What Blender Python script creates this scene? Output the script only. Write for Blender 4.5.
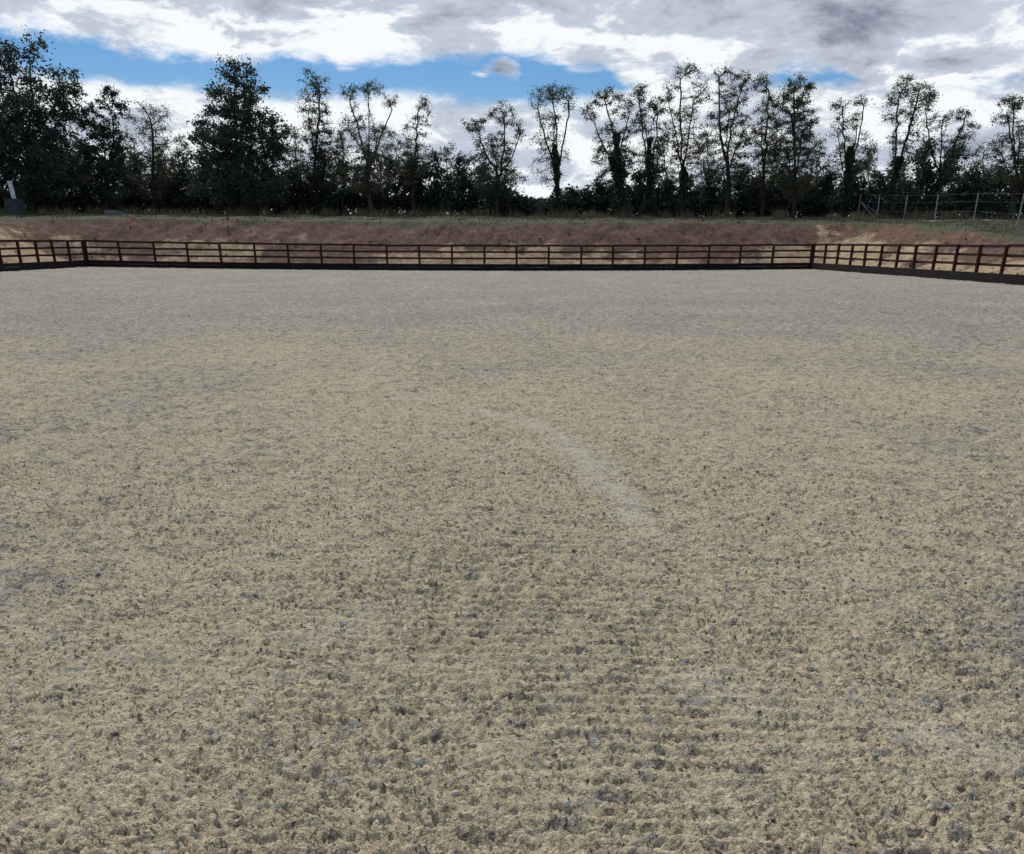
import bpy, math, random
import numpy as np
from mathutils import Vector, Matrix, Euler

random.seed(11)
R = math.radians
scene = bpy.context.scene
for o in list(bpy.data.objects):
    bpy.data.objects.remove(o, do_unlink=True)
COL = scene.collection

# ------------------------------------------------------------------ camera
W, H = 1024, 854
FPX, PY, DH = 930.0, 662.0, 420.0          # focal length in px, optical axis row, rows axis-to-horizon
CAM_H = 1.32
PITCH = math.atan(DH / FPX)
ROLL = R(0.28)
cam = bpy.data.cameras.new('camera')
camo = bpy.data.objects.new('camera', cam)
COL.objects.link(camo)
cam.sensor_fit = 'HORIZONTAL'
cam.sensor_width = 36.0
cam.lens = FPX / W * 36.0
cam.shift_y = (PY - H / 2) / W
cam.clip_start = 0.05
cam.clip_end = 6000
CAM_R = (Euler((math.pi / 2 - PITCH, 0, 0)).to_matrix().to_4x4() @ Matrix.Rotation(ROLL, 4, 'Z'))
camo.matrix_world = Matrix.Translation((0, 0, CAM_H)) @ CAM_R
scene.camera = camo
scene.render.resolution_x = W
scene.render.resolution_y = H


def ray(px, py):
    return (CAM_R.to_3x3() @ Vector(((px - W / 2) / FPX, (PY - py) / FPX, -1.0)))


def at(px, py, Y):
    d = ray(px, py)
    s = Y / d.y
    return Vector((d.x * s, Y, CAM_H + d.z * s))


def azel(px, py):
    d = ray(px, py).normalized()
    return math.degrees(math.atan2(d.x, d.y)), math.degrees(math.asin(d.z))


# ------------------------------------------------------------------ view + world + sun
scene.view_settings.view_transform = 'Standard'
scene.view_settings.look = 'None'
scene.view_settings.gamma = 1
scene.view_settings.use_curve_mapping = False
scene.view_settings.exposure = 0.0
scene.cycles.max_bounces = 4
scene.cycles.diffuse_bounces = 2
scene.cycles.glossy_bounces = 1
scene.cycles.transmission_bounces = 2

SUN_EL, SUN_AZ = R(44), R(-14)
SKY_STRENGTH = 0.10


class NT:
    """small helper to write node trees as expressions"""
    def __init__(s, tree):
        s.t = tree
        s.t.nodes.clear()

    def n(s, kind, **kw):
        nd = s.t.nodes.new(kind)
        for k, v in kw.items():
            setattr(nd, k, v)
        return nd

    def put(s, sock, v):
        if hasattr(v, 'is_output'):
            s.t.links.new(v, sock)
        else:
            sock.default_value = v

    def m(s, op, a, b=0.0, c=0.0):
        nd = s.n('ShaderNodeMath', operation=op)
        s.put(nd.inputs[0], a); s.put(nd.inputs[1], b); s.put(nd.inputs[2], c)
        return nd.outputs[0]

    def sstep(s, lo, hi, v, a=0.0, b=1.0):
        nd = s.n('ShaderNodeMapRange', interpolation_type='SMOOTHSTEP')
        s.put(nd.inputs['Value'], v); s.put(nd.inputs['From Min'], lo); s.put(nd.inputs['From Max'], hi)
        s.put(nd.inputs['To Min'], a); s.put(nd.inputs['To Max'], b)
        return nd.outputs['Result']

    def noise(s, vec, scale, detail=4.0, rough=0.55, dist=0.0):
        nd = s.n('ShaderNodeTexNoise')
        s.put(nd.inputs['Vector'], vec)
        nd.inputs['Scale'].default_value = scale
        nd.inputs['Detail'].default_value = detail
        nd.inputs['Roughness'].default_value = rough
        nd.inputs['Distortion'].default_value = dist
        return nd.outputs['Fac']

    def vmul(s, vec, xyz, add=(0, 0, 0)):
        nd = s.n('ShaderNodeVectorMath', operation='MULTIPLY_ADD')
        s.put(nd.inputs[0], vec); nd.inputs[1].default_value = xyz; nd.inputs[2].default_value = add
        return nd.outputs[0]

    def mix(s, f, a, b):
        nd = s.n('ShaderNodeMix', data_type='RGBA')
        s.put(nd.inputs['Factor'], f)
        s.put(nd.inputs[6], a if hasattr(a, 'is_output') else (*a, 1))
        s.put(nd.inputs[7], b if hasattr(b, 'is_output') else (*b, 1))
        return nd.outputs[2]


def build_world():
    w = bpy.data.worlds.new('World')
    scene.world = w
    w.use_nodes = True
    N = NT(w.node_tree)
    sky = N.n('ShaderNodeTexSky', sky_type='NISHITA', sun_disc=False)
    sky.sun_elevation = SUN_EL
    sky.sun_rotation = SUN_AZ
    sky.air_density = 1.0; sky.dust_density = 0.3; sky.ozone_density = 3.0; sky.altitude = 100
    tc = N.n('ShaderNodeTexCoord').outputs['Generated']
    sep = N.n('ShaderNodeSeparateXYZ'); N.put(sep.inputs[0], tc)
    A = N.m('MULTIPLY', N.m('ARCTAN2', sep.outputs[0], sep.outputs[1]), 180 / math.pi)
    E = N.m('MULTIPLY', N.m('ARCSINE', sep.outputs[2]), 180 / math.pi)
    flat = N.vmul(tc, (1, 1, 2.6))
    n_edge = N.noise(flat, 16, 6, 0.64)
    n_edge2 = N.noise(N.vmul(tc, (1, 1, 2.0), (3, 5, 1)), 34, 5, 0.62)
    n_tone = N.noise(N.vmul(tc, (1, 1, 3.0), (7, 1, 4)), 11, 6, 0.62, 0.3)
    n_big = N.noise(N.vmul(tc, (1, 1, 1.6), (1, 9, 2)), 2.6, 4, 0.6)

    def curve(pts):
        nd = N.n('ShaderNodeFloatCurve')
        c = nd.mapping.curves[0]
        vals = []
        for px, py in pts:
            a, e = azel(px, py)
            vals.append(((a + 40) / 80, e / 20))
        while len(c.points) < len(vals):
            c.points.new(0.5, 0.5)
        for p, v in zip(c.points, vals):
            p.location = v
            p.handle_type = 'AUTO_CLAMPED'
        nd.mapping.update()
        N.put(nd.inputs['Value'], N.m('DIVIDE', N.m('ADD', A, 40.0), 80.0))
        return N.m('MULTIPLY', nd.outputs[0], 20.0)

    U = curve([(-60, 12), (0, 22), (60, 30), (110, 45), (165, 57), (230, 61), (290, 57), (400, 60), (480, 58), (540, 58),
               (580, 58), (612, 70), (640, 92), (700, 98), (765, 84), (790, 74), (820, 72), (850, 78), (875, 96), (940, 92),
               (1000, 90), (1080, 60)])
    L = curve([(-60, 66), (0, 70), (80, 79), (150, 86), (210, 93), (290, 97), (400, 99), (500, 103), (580, 103),
               (620, 96), (645, 84), (700, 80), (765, 88), (800, 90), (850, 89), (885, 76), (940, 80), (1000, 84), (1080, 75)])
    wob = N.m('ADD', N.m('MULTIPLY', N.m('SUBTRACT', n_edge, 0.5), 2.4), N.m('MULTIPLY', N.m('SUBTRACT', n_edge2, 0.5), 1.1))
    dU = N.m('SUBTRACT', N.m('ADD', E, wob), U)
    dL = N.m('SUBTRACT', L, N.m('ADD', E, N.m('MULTIPLY', wob, 0.8)))
    mU = N.sstep(-0.35, 0.45, dU)
    mL = N.sstep(-0.45, 0.50, dL)

    wa = N.m('ADD', A, N.m('MULTIPLY', N.m('SUBTRACT', n_tone, 0.5), 9.0))
    wa = N.m('ADD', wa, N.m('MULTIPLY', N.m('SUBTRACT', n_edge2, 0.5), 3.0))
    we = N.m('ADD', E, N.m('MULTIPLY', N.m('SUBTRACT', n_edge, 0.5), 3.6))

    def blob(px, py, rx, ry, free=False):
        a0, e0 = azel(px, py)
        k1 = 1 / (azel(px + rx, py)[0] - a0); k2 = 1 / (azel(px, py - ry)[1] - e0)
        u = N.m('MULTIPLY_ADD', A if free else wa, k1, -a0 * k1)
        v = N.m('MULTIPLY_ADD', E if free else we, k2, -e0 * k2)
        return N.m('SUBTRACT', 1.0, N.m('SQRT', N.m('MULTIPLY_ADD', u, u, N.m('MULTIPLY', v, v))))

    nz = N.m('MULTIPLY', N.m('SUBTRACT', n_edge2, 0.5), 2.4)
    small = N.m('MAXIMUM', blob(503, 66, 20, 13, True), N.m('SUBTRACT', blob(482, 74, 20, 6, True), 0.5))
    small = N.sstep(-0.15, 0.65, N.m('ADD', small, nz))
    wisp = N.sstep(0.0, 0.9, N.m('ADD', N.m('MAXIMUM', blob(345, 68, 16, 4, True), blob(590, 68, 34, 7, True)), nz))
    # overhead the deck breaks up into cloud and holes
    brk = N.sstep(0.40, 0.52, n_big)
    hi = N.sstep(14, 30, E)
    mU2 = N.m('MULTIPLY', mU, N.m('ADD', N.m('SUBTRACT', 1.0, hi), N.m('MULTIPLY', hi, brk)))
    cloud = N.m('MAXIMUM', N.m('MAXIMUM', mU2, mL), N.m('MAXIMUM', small, N.m('MULTIPLY', wisp, 0.45)))
    # tone: white thin rims, grey where the cloud is thick
    deep = N.m('MULTIPLY', N.sstep(0.6, 3.4, dU), 0.30)
    tone = N.m('ADD', N.m('MULTIPLY', N.m('SUBTRACT', n_tone, 0.515), 4.4), deep)
    tone = N.m('ADD', tone, N.m('MULTIPLY', N.m('SUBTRACT', n_edge2, 0.5), 0.9))
    right = N.m('MULTIPLY', N.sstep(6.0, 22.0, A), 0.10)
    low = N.m('MULTIPLY', N.sstep(0.5, 3.0, dL), 0.20)
    tone = N.m('ADD', tone, N.m('ADD', right, low))
    for (bx, by, rx, ry, g) in ((895, 18, 85, 30, 0.42), (955, 66, 60, 14, 0.55), (885, 78, 34, 24, 0.40), (700, 30, 150, 18, 0.28),
                                (245, 37, 45, 9, 0.45), (400, 4, 330, 16, 0.34), (10, 12, 40, 16, 0.3), (480, 128, 60, 16, 0.25)):
        tone = N.m('ADD', tone, N.m('MULTIPLY', N.sstep(-0.5, 0.9, blob(bx, by, rx, ry)), g))
    tone = N.m('ADD', tone, N.m('MULTIPLY', N.sstep(0.1, 0.8, blob(504, 69, 26, 16, True)), 1.15))
    c1 = N.mix(N.sstep(-0.12, 0.36, tone), (9.4, 9.7, 10.0), (5.5, 6.1, 7.1))
    c2 = N.mix(N.sstep(0.28, 1.9, tone), c1, (1.7, 2.05, 2.7))
    # clear sky
    hs = N.n('ShaderNodeHueSaturation'); hs.inputs['Saturation'].default_value = 1.45; hs.inputs['Value'].default_value = 0.72
    N.put(hs.inputs['Color'], sky.outputs[0])
    tint = N.n('ShaderNodeMix', data_type='RGBA', blend_type='MULTIPLY')
    tint.inputs['Factor'].default_value = 1.0
    N.put(tint.inputs[6], hs.outputs[0]); tint.inputs[7].default_value = (0.80, 0.88, 1.03, 1)
    out = N.mix(cloud, tint.outputs[2], c2)
    bg = N.n('ShaderNodeBackground'); bg.inputs['Strength'].default_value = SKY_STRENGTH
    N.put(bg.inputs['Color'], out)
    wo = N.n('ShaderNodeOutputWorld')
    N.put(wo.inputs['Surface'], bg.outputs[0])


build_world()
sun = bpy.data.lights.new('sun', 'SUN')
sun.energy = 3.0
sun.angle = R(4)
sun.color = (1.0, 0.95, 0.87)
suno = bpy.data.objects.new('sun', sun)
COL.objects.link(suno)
sd = Vector((math.sin(SUN_AZ) * math.cos(SUN_EL), math.cos(SUN_AZ) * math.cos(SUN_EL), math.sin(SUN_EL)))
suno.rotation_euler = sd.to_track_quat('Z', 'Y').to_euler()
suno.location = (0, 0, 30)

# ------------------------------------------------------------------ helpers


def tag(o, label=None, cat=None, group=None, kind=None):
    if label: o['label'] = label
    if cat: o['category'] = cat
    if group: o['group'] = group
    if kind: o['kind'] = kind
    return o


def link(name, me, mat=None, parent=None):
    o = bpy.data.objects.new(name, me)
    COL.objects.link(o)
    if mat and me is not None and not me.materials:
        me.materials.append(mat)
    if parent: o.parent = parent
    return o


def empty(name, loc=(0, 0, 0), rz=0.0):
    o = bpy.data.objects.new(name, None)
    o.empty_display_size = 0.3
    COL.objects.link(o)
    o.location = loc
    o.rotation_euler = (0, 0, rz)
    return o


def np_mesh(name, V, F, smooth=False):
    """V (n,3) array, F (m,k) array of equal-sized faces"""
    me = bpy.data.meshes.new(name)
    V = np.ascontiguousarray(V, dtype=np.float32)
    F = np.ascontiguousarray(F, dtype=np.int32)
    k = F.shape[1]
    me.vertices.add(len(V)); me.vertices.foreach_set('co', V.ravel())
    me.loops.add(F.size); me.loops.foreach_set('vertex_index', F.ravel())
    me.polygons.add(len(F))
    me.polygons.foreach_set('loop_start', np.arange(0, F.size, k, dtype=np.int32))
    me.polygons.foreach_set('loop_total', np.full(len(F), k, dtype=np.int32))
    me.polygons.foreach_set('use_smooth', np.full(len(F), smooth, dtype=bool))
    me.update(calc_edges=True)
    return me


def fattr(me, name, vals):
    a = me.attributes.new(name, 'FLOAT', 'POINT')
    a.data.foreach_set('value', np.ascontiguousarray(vals, dtype=np.float32))


def _hash(ix, iy, seed):
    h = (ix.astype(np.int64) * 374761393 + iy.astype(np.int64) * 668265263 + seed * 1442695041) & 0xFFFFFFFF
    h = ((h ^ (h >> 13)) * 1274126177) & 0xFFFFFFFF
    return h ^ (h >> 16)


def perlin(x, y, seed=0):
    x0 = np.floor(x); y0 = np.floor(y)
    fx = x - x0; fy = y - y0
    u = fx * fx * fx * (fx * (fx * 6 - 15) + 10); v = fy * fy * fy * (fy * (fy * 6 - 15) + 10)

    def g(dx, dy):
        a = _hash(x0 + dx, y0 + dy, seed) * (2 * math.pi / 4294967296.0)
        return np.cos(a) * (fx - dx) + np.sin(a) * (fy - dy)
    a = g(0, 0) * (1 - u) + g(1, 0) * u
    b = g(0, 1) * (1 - u) + g(1, 1) * u
    return (a * (1 - v) + b * v) * 1.5


def fbm(x, y, seed=0, octv=4, gain=0.5, lac=2.03):
    t = np.zeros_like(x, dtype=float); amp = 1.0
    for i in range(octv):
        t += amp * perlin(x * lac ** i + 17.3 * i, y * lac ** i - 9.1 * i, seed + i * 7)
        amp *= gain
    return t


def ss(lo, hi, v):
    t = np.clip((v - lo) / (hi - lo), 0, 1)
    return t * t * (3 - 2 * t)


BOX_F = [(0, 3, 2, 1), (4, 5, 6, 7), (0, 1, 5, 4), (1, 2, 6, 5), (2, 3, 7, 6), (3, 0, 4, 7)]


def beam(p, q, wid, hgt, up=(0, 0, 1)):
    """box from p to q, wid sideways, hgt along up; returns 8 verts"""
    p = Vector(p); q = Vector(q)
    d = (q - p).normalized(); u = Vector(up)
    s = d.cross(u).normalized(); u = s.cross(d).normalized()
    V = []
    for c in (p, q):
        for a, b in ((-1, -1), (1, -1), (1, 1), (-1, 1)):
            V.append(c + s * (a * wid / 2) + u * (b * hgt / 2))
    return V


def beam_mesh(name, p, q, wid, hgt, up=(0, 0, 1)):
    me = bpy.data.meshes.new(name)
    me.from_pydata([tuple(v) for v in beam(p, q, wid, hgt, up)], [], [(0, 1, 2, 3), (7, 6, 5, 4), (4, 5, 1, 0), (5, 6, 2, 1), (6, 7, 3, 2), (7, 4, 0, 3)])
    me.update()
    return me


def tube_arrays(P, Q, r0, r1, sides):
    """frustums for many segments at once"""
    P = np.asarray(P, float); Q = np.asarray(Q, float)
    d = Q - P
    ln = np.linalg.norm(d, axis=1, keepdims=True) + 1e-9
    d = d / ln
    ref = np.where(np.abs(d[:, 2:3]) < 0.9, np.array([[0, 0, 1.0]]), np.array([[1.0, 0, 0]]))
    s = np.cross(d, ref); s /= np.linalg.norm(s, axis=1, keepdims=True)
    t = np.cross(s, d)
    n = len(P)
    ang = np.arange(sides) * 2 * math.pi / sides
    ring = s[:, None, :] * np.cos(ang)[None, :, None] + t[:, None, :] * np.sin(ang)[None, :, None]
    A = P[:, None, :] + ring * np.asarray(r0)[:, None, None]
    B = Q[:, None, :] + ring * np.asarray(r1)[:, None, None]
    V = np.concatenate([A, B], axis=1).reshape(-1, 3)
    base = (np.arange(n) * 2 * sides)[:, None]
    k = np.arange(sides); k2 = (k + 1) % sides
    F = np.stack([base + k, base + sides + k, base + sides + k2, base + k2], axis=2).reshape(-1, 4)
    return V, F


# ------------------------------------------------------------------ materials


def material(name):
    m = bpy.data.materials.new(name)
    m.use_nodes = True
    N = NT(m.node_tree)
    b = N.n('ShaderNodeBsdfPrincipled')
    b.inputs['Specular IOR Level'].default_value = 0.2
    b.inputs['Roughness'].default_value = 0.9
    o = N.n('ShaderNodeOutputMaterial')
    N.put(o.inputs['Surface'], b.outputs[0])
    return m, N, b, o


def bump(N, b, h, strength, dist):
    nd = N.n('ShaderNodeBump')
    nd.inputs['Strength'].default_value = strength
    nd.inputs['Distance'].default_value = dist
    N.put(nd.inputs['Height'], h)
    N.put(b.inputs['Normal'], nd.outputs[0])


def mat_sand():
    m, N, b, o = material('arena_sand')
    co = N.n('ShaderNodeTexCoord').outputs['Object']
    track = N.n('ShaderNodeAttribute', attribute_name='track').outputs['Fac']
    grey = N.n('ShaderNodeAttribute', attribute_name='fibre').outputs['Fac']
    big = N.noise(co, 0.35, 5, 0.6)
    mid = N.noise(co, 2.2, 4, 0.65)
    mid2 = N.noise(N.vmul(co, (1, 1, 1), (2, 7, 0)), 7.0, 4, 0.75, 0.3)
    fine = N.noise(co, 64, 3, 0.75, 0.5)
    speck = N.noise(N.vmul(co, (1, 1, 1), (4, 2, 0)), 42, 4, 0.78, 0.9)
    gran = N.noise(co, 230, 2, 0.75)
    blue = N.noise(N.vmul(co, (1, 1, 1), (9, 3, 0)), 10.0, 5, 0.76, 0.8)
    c = N.mix(N.sstep(0.30, 0.70, fine), (0.405, 0.342, 0.230), (0.71, 0.618, 0.432))
    c = N.mix(N.m('MULTIPLY', N.sstep(0.45, 0.72, mid), 0.35), c, (0.50, 0.385, 0.22))
    # grey-blue textile fibre mixed into the sand, with far clump shade painted as grey
    g = N.m('ADD', N.m('MULTIPLY', N.m('SUBTRACT', big, 0.5), 0.5), grey)
    g = N.m('ADD', g, N.m('MULTIPLY', N.m('SUBTRACT', mid2, 0.5), 1.2))
    g = N.m('MULTIPLY', N.sstep(0.0, 0.95, g), 0.8)
    c = N.mix(g, c, (0.345, 0.335, 0.295))
    c = N.mix(N.m('MULTIPLY', N.sstep(0.54, 0.65, N.m('ADD', blue, N.m('MULTIPLY', g, 0.06))), 0.75), c, N.mix(fine, (0.13, 0.135, 0.142), (0.43, 0.435, 0.44)))
    dk = N.m('ADD', N.m('ADD', speck, N.m('MULTIPLY', N.m('SUBTRACT', mid2, 0.5), 0.42)), N.m('MULTIPLY', g, 0.05))
    c = N.mix(N.m('MULTIPLY', N.sstep(0.525, 0.59, dk), 0.84), c, (0.125, 0.108, 0.100))  # dark fibre flecks, together with the shade of pits put into the colour
    c = N.mix(N.m('MULTIPLY', N.sstep(0.50, 0.70, gran), 0.45), c, (0.19, 0.165, 0.125))
    c = N.mix(N.m('MULTIPLY', N.sstep(0.60, 0.72, N.noise(N.vmul(co, (1, 1, 1), (9, 3, 0)), 44, 4, 0.65)), 0.6), c, (0.66, 0.63, 0.56))
    c = N.mix(N.m('MULTIPLY', track, 0.34), c, (0.53, 0.515, 0.49))
    N.put(b.inputs['Base Color'], c)
    b.inputs['Roughness'].default_value = 1.0
    b.inputs['Specular IOR Level'].default_value = 0.05
    hgt = N.m('ADD', N.m('MULTIPLY', speck, -0.8), N.m('ADD', fine, N.m('MULTIPLY', gran, 0.4)))
    bump(N, b, hgt, 0.9, 0.016)
    return m


def mat_soil():
    m, N, b, o = material('bank_soil')
    co = N.n('ShaderNodeTexCoord').outputs['Object']
    pale = N.n('ShaderNodeAttribute', attribute_name='pale').outputs['Fac']
    grass = N.n('ShaderNodeAttribute', attribute_name='grassy').outputs['Fac']
    n1 = N.noise(co, 0.55, 6, 0.62)
    n2 = N.noise(co, 3.0, 6, 0.7)
    n3 = N.noise(N.vmul(co, (1, 1, 1), (3, 8, 1)), 1.3, 5, 0.65)
    c = N.mix(N.sstep(0.35, 0.7, n2), (0.105, 0.057, 0.036), (0.215, 0.125, 0.078))
    c = N.mix(N.m('MULTIPLY', N.sstep(0.45, 0.65, n3), 0.5), c, (0.085, 0.052, 0.039))
    p = N.sstep(0.0, 0.30, N.m('ADD', N.m('MULTIPLY', N.m('SUBTRACT', n1, 0.5), 2.2), N.m('SUBTRACT', pale, 0.5)))
    pc = N.mix(N.sstep(0.35, 0.65, n2), (0.34, 0.24, 0.145), (0.56, 0.425, 0.27))
    c = N.mix(N.m('MULTIPLY', p, 0.85), c, pc)
    gm = N.sstep(0.35, 0.65, N.m('ADD', grass, N.m('MULTIPLY', N.m('SUBTRACT', n2, 0.5), 1.1)))
    c = N.mix(gm, c, N.mix(n1, (0.045, 0.065, 0.025), (0.12, 0.11, 0.055)))
    N.put(b.inputs['Base Color'], c)
    bump(N, b, N.m('ADD', n2, N.noise(co, 11, 4, 0.7)), 0.8, 0.12)
    return m


def mat_field():
    m, N, b, o = material('field_turf')
    co = N.n('ShaderNodeTexCoord').outputs['Object']
    n1 = N.noise(co, 0.30, 6, 0.65)
    n2 = N.noise(co, 2.5, 6, 0.7)
    c = N.mix(N.sstep(0.35, 0.65, n2), (0.026, 0.036, 0.014), (0.050, 0.058, 0.025))
    c = N.mix(N.m('MULTIPLY', N.sstep(0.48, 0.66, n1), 0.8), c, (0.085, 0.072, 0.042))
    tr = N.n('ShaderNodeAttribute', attribute_name='track').outputs['Fac']
    c = N.mix(tr, c, (0.27, 0.215, 0.15))
    N.put(b.inputs['Base Color'], c)
    bump(N, b, n2, 0.7, 0.15)
    return m


def mat_timber():
    m, N, b, o = material('dark_stained_timber')
    tc = N.n('ShaderNodeTexCoord')
    co = tc.outputs['Object']
    oi = N.n('ShaderNodeObjectInfo').outputs['Random']
    g = N.noise(N.vmul(co, (1, 1, 1)), 9, 6, 0.65)
    c = N.mix(N.sstep(0.3, 0.7, g), (0.020, 0.0075, 0.0055), (0.055, 0.018, 0.012))
    c = N.mix(N.m('MULTIPLY', oi, 0.45), c, (0.014, 0.008, 0.007))
    N.put(b.inputs['Base Color'], c)
    b.inputs['Roughness'].default_value = 0.75
    bump(N, b, N.noise(co, 30, 4, 0.6), 0.4, 0.01)
    return m


def mat_board():
    m, N, b, o = material('black_kick_board')
    co = N.n('ShaderNodeTexCoord').outputs['Object']
    c = N.mix(N.noise(co, 7, 5, 0.6), (0.006, 0.005, 0.006), (0.016, 0.010, 0.011))
    N.put(b.inputs['Base Color'], c)
    b.inputs['Roughness'].default_value = 0.8
    return m


def mat_plain(name, c1, c2, scale, rough=0.8):
    m, N, b, o = material(name)
    co = N.n('ShaderNodeTexCoord').outputs['Object']
    n = N.noise(co, scale, 6, 0.65)
    N.put(b.inputs['Base Color'], N.mix(N.sstep(0.3, 0.7, n), c1, c2))
    b.inputs['Roughness'].default_value = rough
    bump(N, b, n, 0.4, 0.02)
    return m


def mat_leaf(name, c1, c2, c3, trans=0.25):
    m, N, b, o = material(name)
    v = N.n('ShaderNodeAttribute', attribute_name='tint').outputs['Fac']
    c = N.mix(N.sstep(0.0, 0.6, v), c1, c2)
    c = N.mix(N.sstep(0.75, 1.0, v), c, c3)
    N.put(b.inputs['Base Color'], c)
    b.inputs['Roughness'].default_value = 0.6
    t = N.n('ShaderNodeBsdfTranslucent'); N.put(t.inputs['Color'], c)
    mx = N.n('ShaderNodeMixShader'); mx.inputs[0].default_value = trans
    N.put(mx.inputs[1], b.outputs[0]); N.put(mx.inputs[2], t.outputs[0])
    N.put(o.inputs['Surface'], mx.outputs[0])
    return m


M = {
    'sand': mat_sand(), 'soil': mat_soil(), 'field': mat_field(), 'timber': mat_timber(), 'board': mat_board(),
    'bark': mat_plain('bark', (0.020, 0.017, 0.014), (0.060, 0.050, 0.042), 6),
    'bark_pale': mat_plain('pale_bark', (0.035, 0.032, 0.028), (0.10, 0.09, 0.078), 6),
    'galv': mat_plain('weathered_galvanised_steel', (0.20, 0.21, 0.22), (0.34, 0.355, 0.36), 8, 0.6),
    'wire': mat_plain('steel_wire', (0.12, 0.125, 0.13), (0.18, 0.185, 0.19), 20, 0.5),
    'concrete': mat_plain('dark_concrete', (0.030, 0.035, 0.040), (0.065, 0.07, 0.08), 5),
    'stone': mat_plain('grey_stone', (0.36, 0.36, 0.34), (0.55, 0.54, 0.50), 12),
    'slab': mat_plain('lichened_slab', (0.12, 0.125, 0.12), (0.22, 0.225, 0.215), 9),
    'white': mat_plain('white_plastic', (0.55, 0.58, 0.60), (0.75, 0.77, 0.78), 4, 0.5),
    'leaf_dark': mat_leaf('dark_foliage', (0.028, 0.040, 0.034), (0.052, 0.070, 0.052), (0.095, 0.110, 0.062), 0.2),
    'leaf_mid': mat_leaf('olive_foliage', (0.038, 0.050, 0.036), (0.078, 0.094, 0.055), (0.14, 0.130, 0.072), 0.33),
    'leaf_ivy': mat_leaf('ivy_foliage', (0.020, 0.030, 0.022), (0.036, 0.050, 0.034), (0.06, 0.08, 0.045), 0.1),
    'grass': mat_leaf('grass_blades', (0.020, 0.038, 0.013), (0.042, 0.060, 0.021), (0.08, 0.085, 0.035), 0.2),
    'dry': mat_leaf('dry_grass_blades', (0.09, 0.072, 0.042), (0.14, 0.115, 0.068), (0.21, 0.175, 0.11), 0.2),
    'fibre': mat_leaf('textile_fibre', (0.12, 0.125, 0.14), (0.34, 0.34, 0.345), (0.66, 0.66, 0.65), 0.0),
}

# ------------------------------------------------------------------ terrain functions
BL = Vector((-22.99, 55.0)); BR = Vector((16.93, 57.5))


def xl(y): return -22.99 + 0.0 * y
def xr(y): return 16.93 + (57.5 - y) * 0.0628
def yb(x): return 55.0 + (x + 22.99) * (2.5 / 39.92)


def sag(x, y):
    return -0.14 * np.clip(1 - ((x + 3.0) / 20.0) ** 2, 0, 1) * ss(12, 56, np.asarray(y, float))


def dist_out(x, y):
    """distance outside the arena rectangle (0 inside)"""
    dx = np.maximum(np.maximum(xl(y) - x, x - xr(y)), 0)
    dy = np.maximum(y - yb(x), 0)
    return np.hypot(dx, dy)


def top_h(x, y):
    t = np.interp(y, [0, 20, 35, 45, 54, 60, 70, 80, 100, 160, 300], [0.4, 0.7, 1.05, 1.5, 2.15, 2.38, 2.8, 3.12, 3.0, 0.5, -2.0])
    tl = np.interp(y, [0, 40, 58, 70, 80, 100, 160, 300], [1.4, 2.2, 2.42, 2.85, 3.15, 3.0, 0.5, -2.0])
    k = ss(-20, -8, x)
    return tl * (1 - k) + t * k


def ground_z(x, y, detail=True):
    x = np.asarray(x, float); y = np.asarray(y, float)
    d = dist_out(x, y)
    run = 4.5 + 0.25 * fbm(x * 0.25, y * 0.25, 3, 2)
    r = np.clip((d - 0.7) / run, 0, 1)
    ramp = r * 0.85 + 0.15 * ss(0, 1, r)
    z = top_h(x, y) * ramp + sag(x, np.minimum(y, 56)) * (1 - r)
    if detail:
        on = ss(0.6, 1.4, d)
        slope = on * (1 - ss(4.6, 6.4, d))
        z = z + slope * (0.09 * fbm(x * 0.8, y * 0.8, 21, 4) + 0.055 * fbm(x * 2.4, y * 2.4, 5, 3, 0.65))
        # digger-tooth scrapes running down the slopes, slanted
        al = np.where(y > yb(x) - 0.5, x, y)
        z = z + slope * 0.07 * perlin((al - 0.5 * d) * 2.2, d * 0.35, 9)
        z = z + on * (1 - slope) * (0.08 * fbm(x * 0.35, y * 0.35, 12, 3) + 0.03 * fbm(x * 1.5, y * 1.5, 13, 2)) * ss(300, 100, y)
    z = z - 0.05 * (1 - ss(0.2, 0.8, d))
    z = np.where(d <= 0.0, -0.5, z)
    return z


def gz(x, y):
    return float(ground_z(np.array([x]), np.array([y]))[0])


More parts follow.
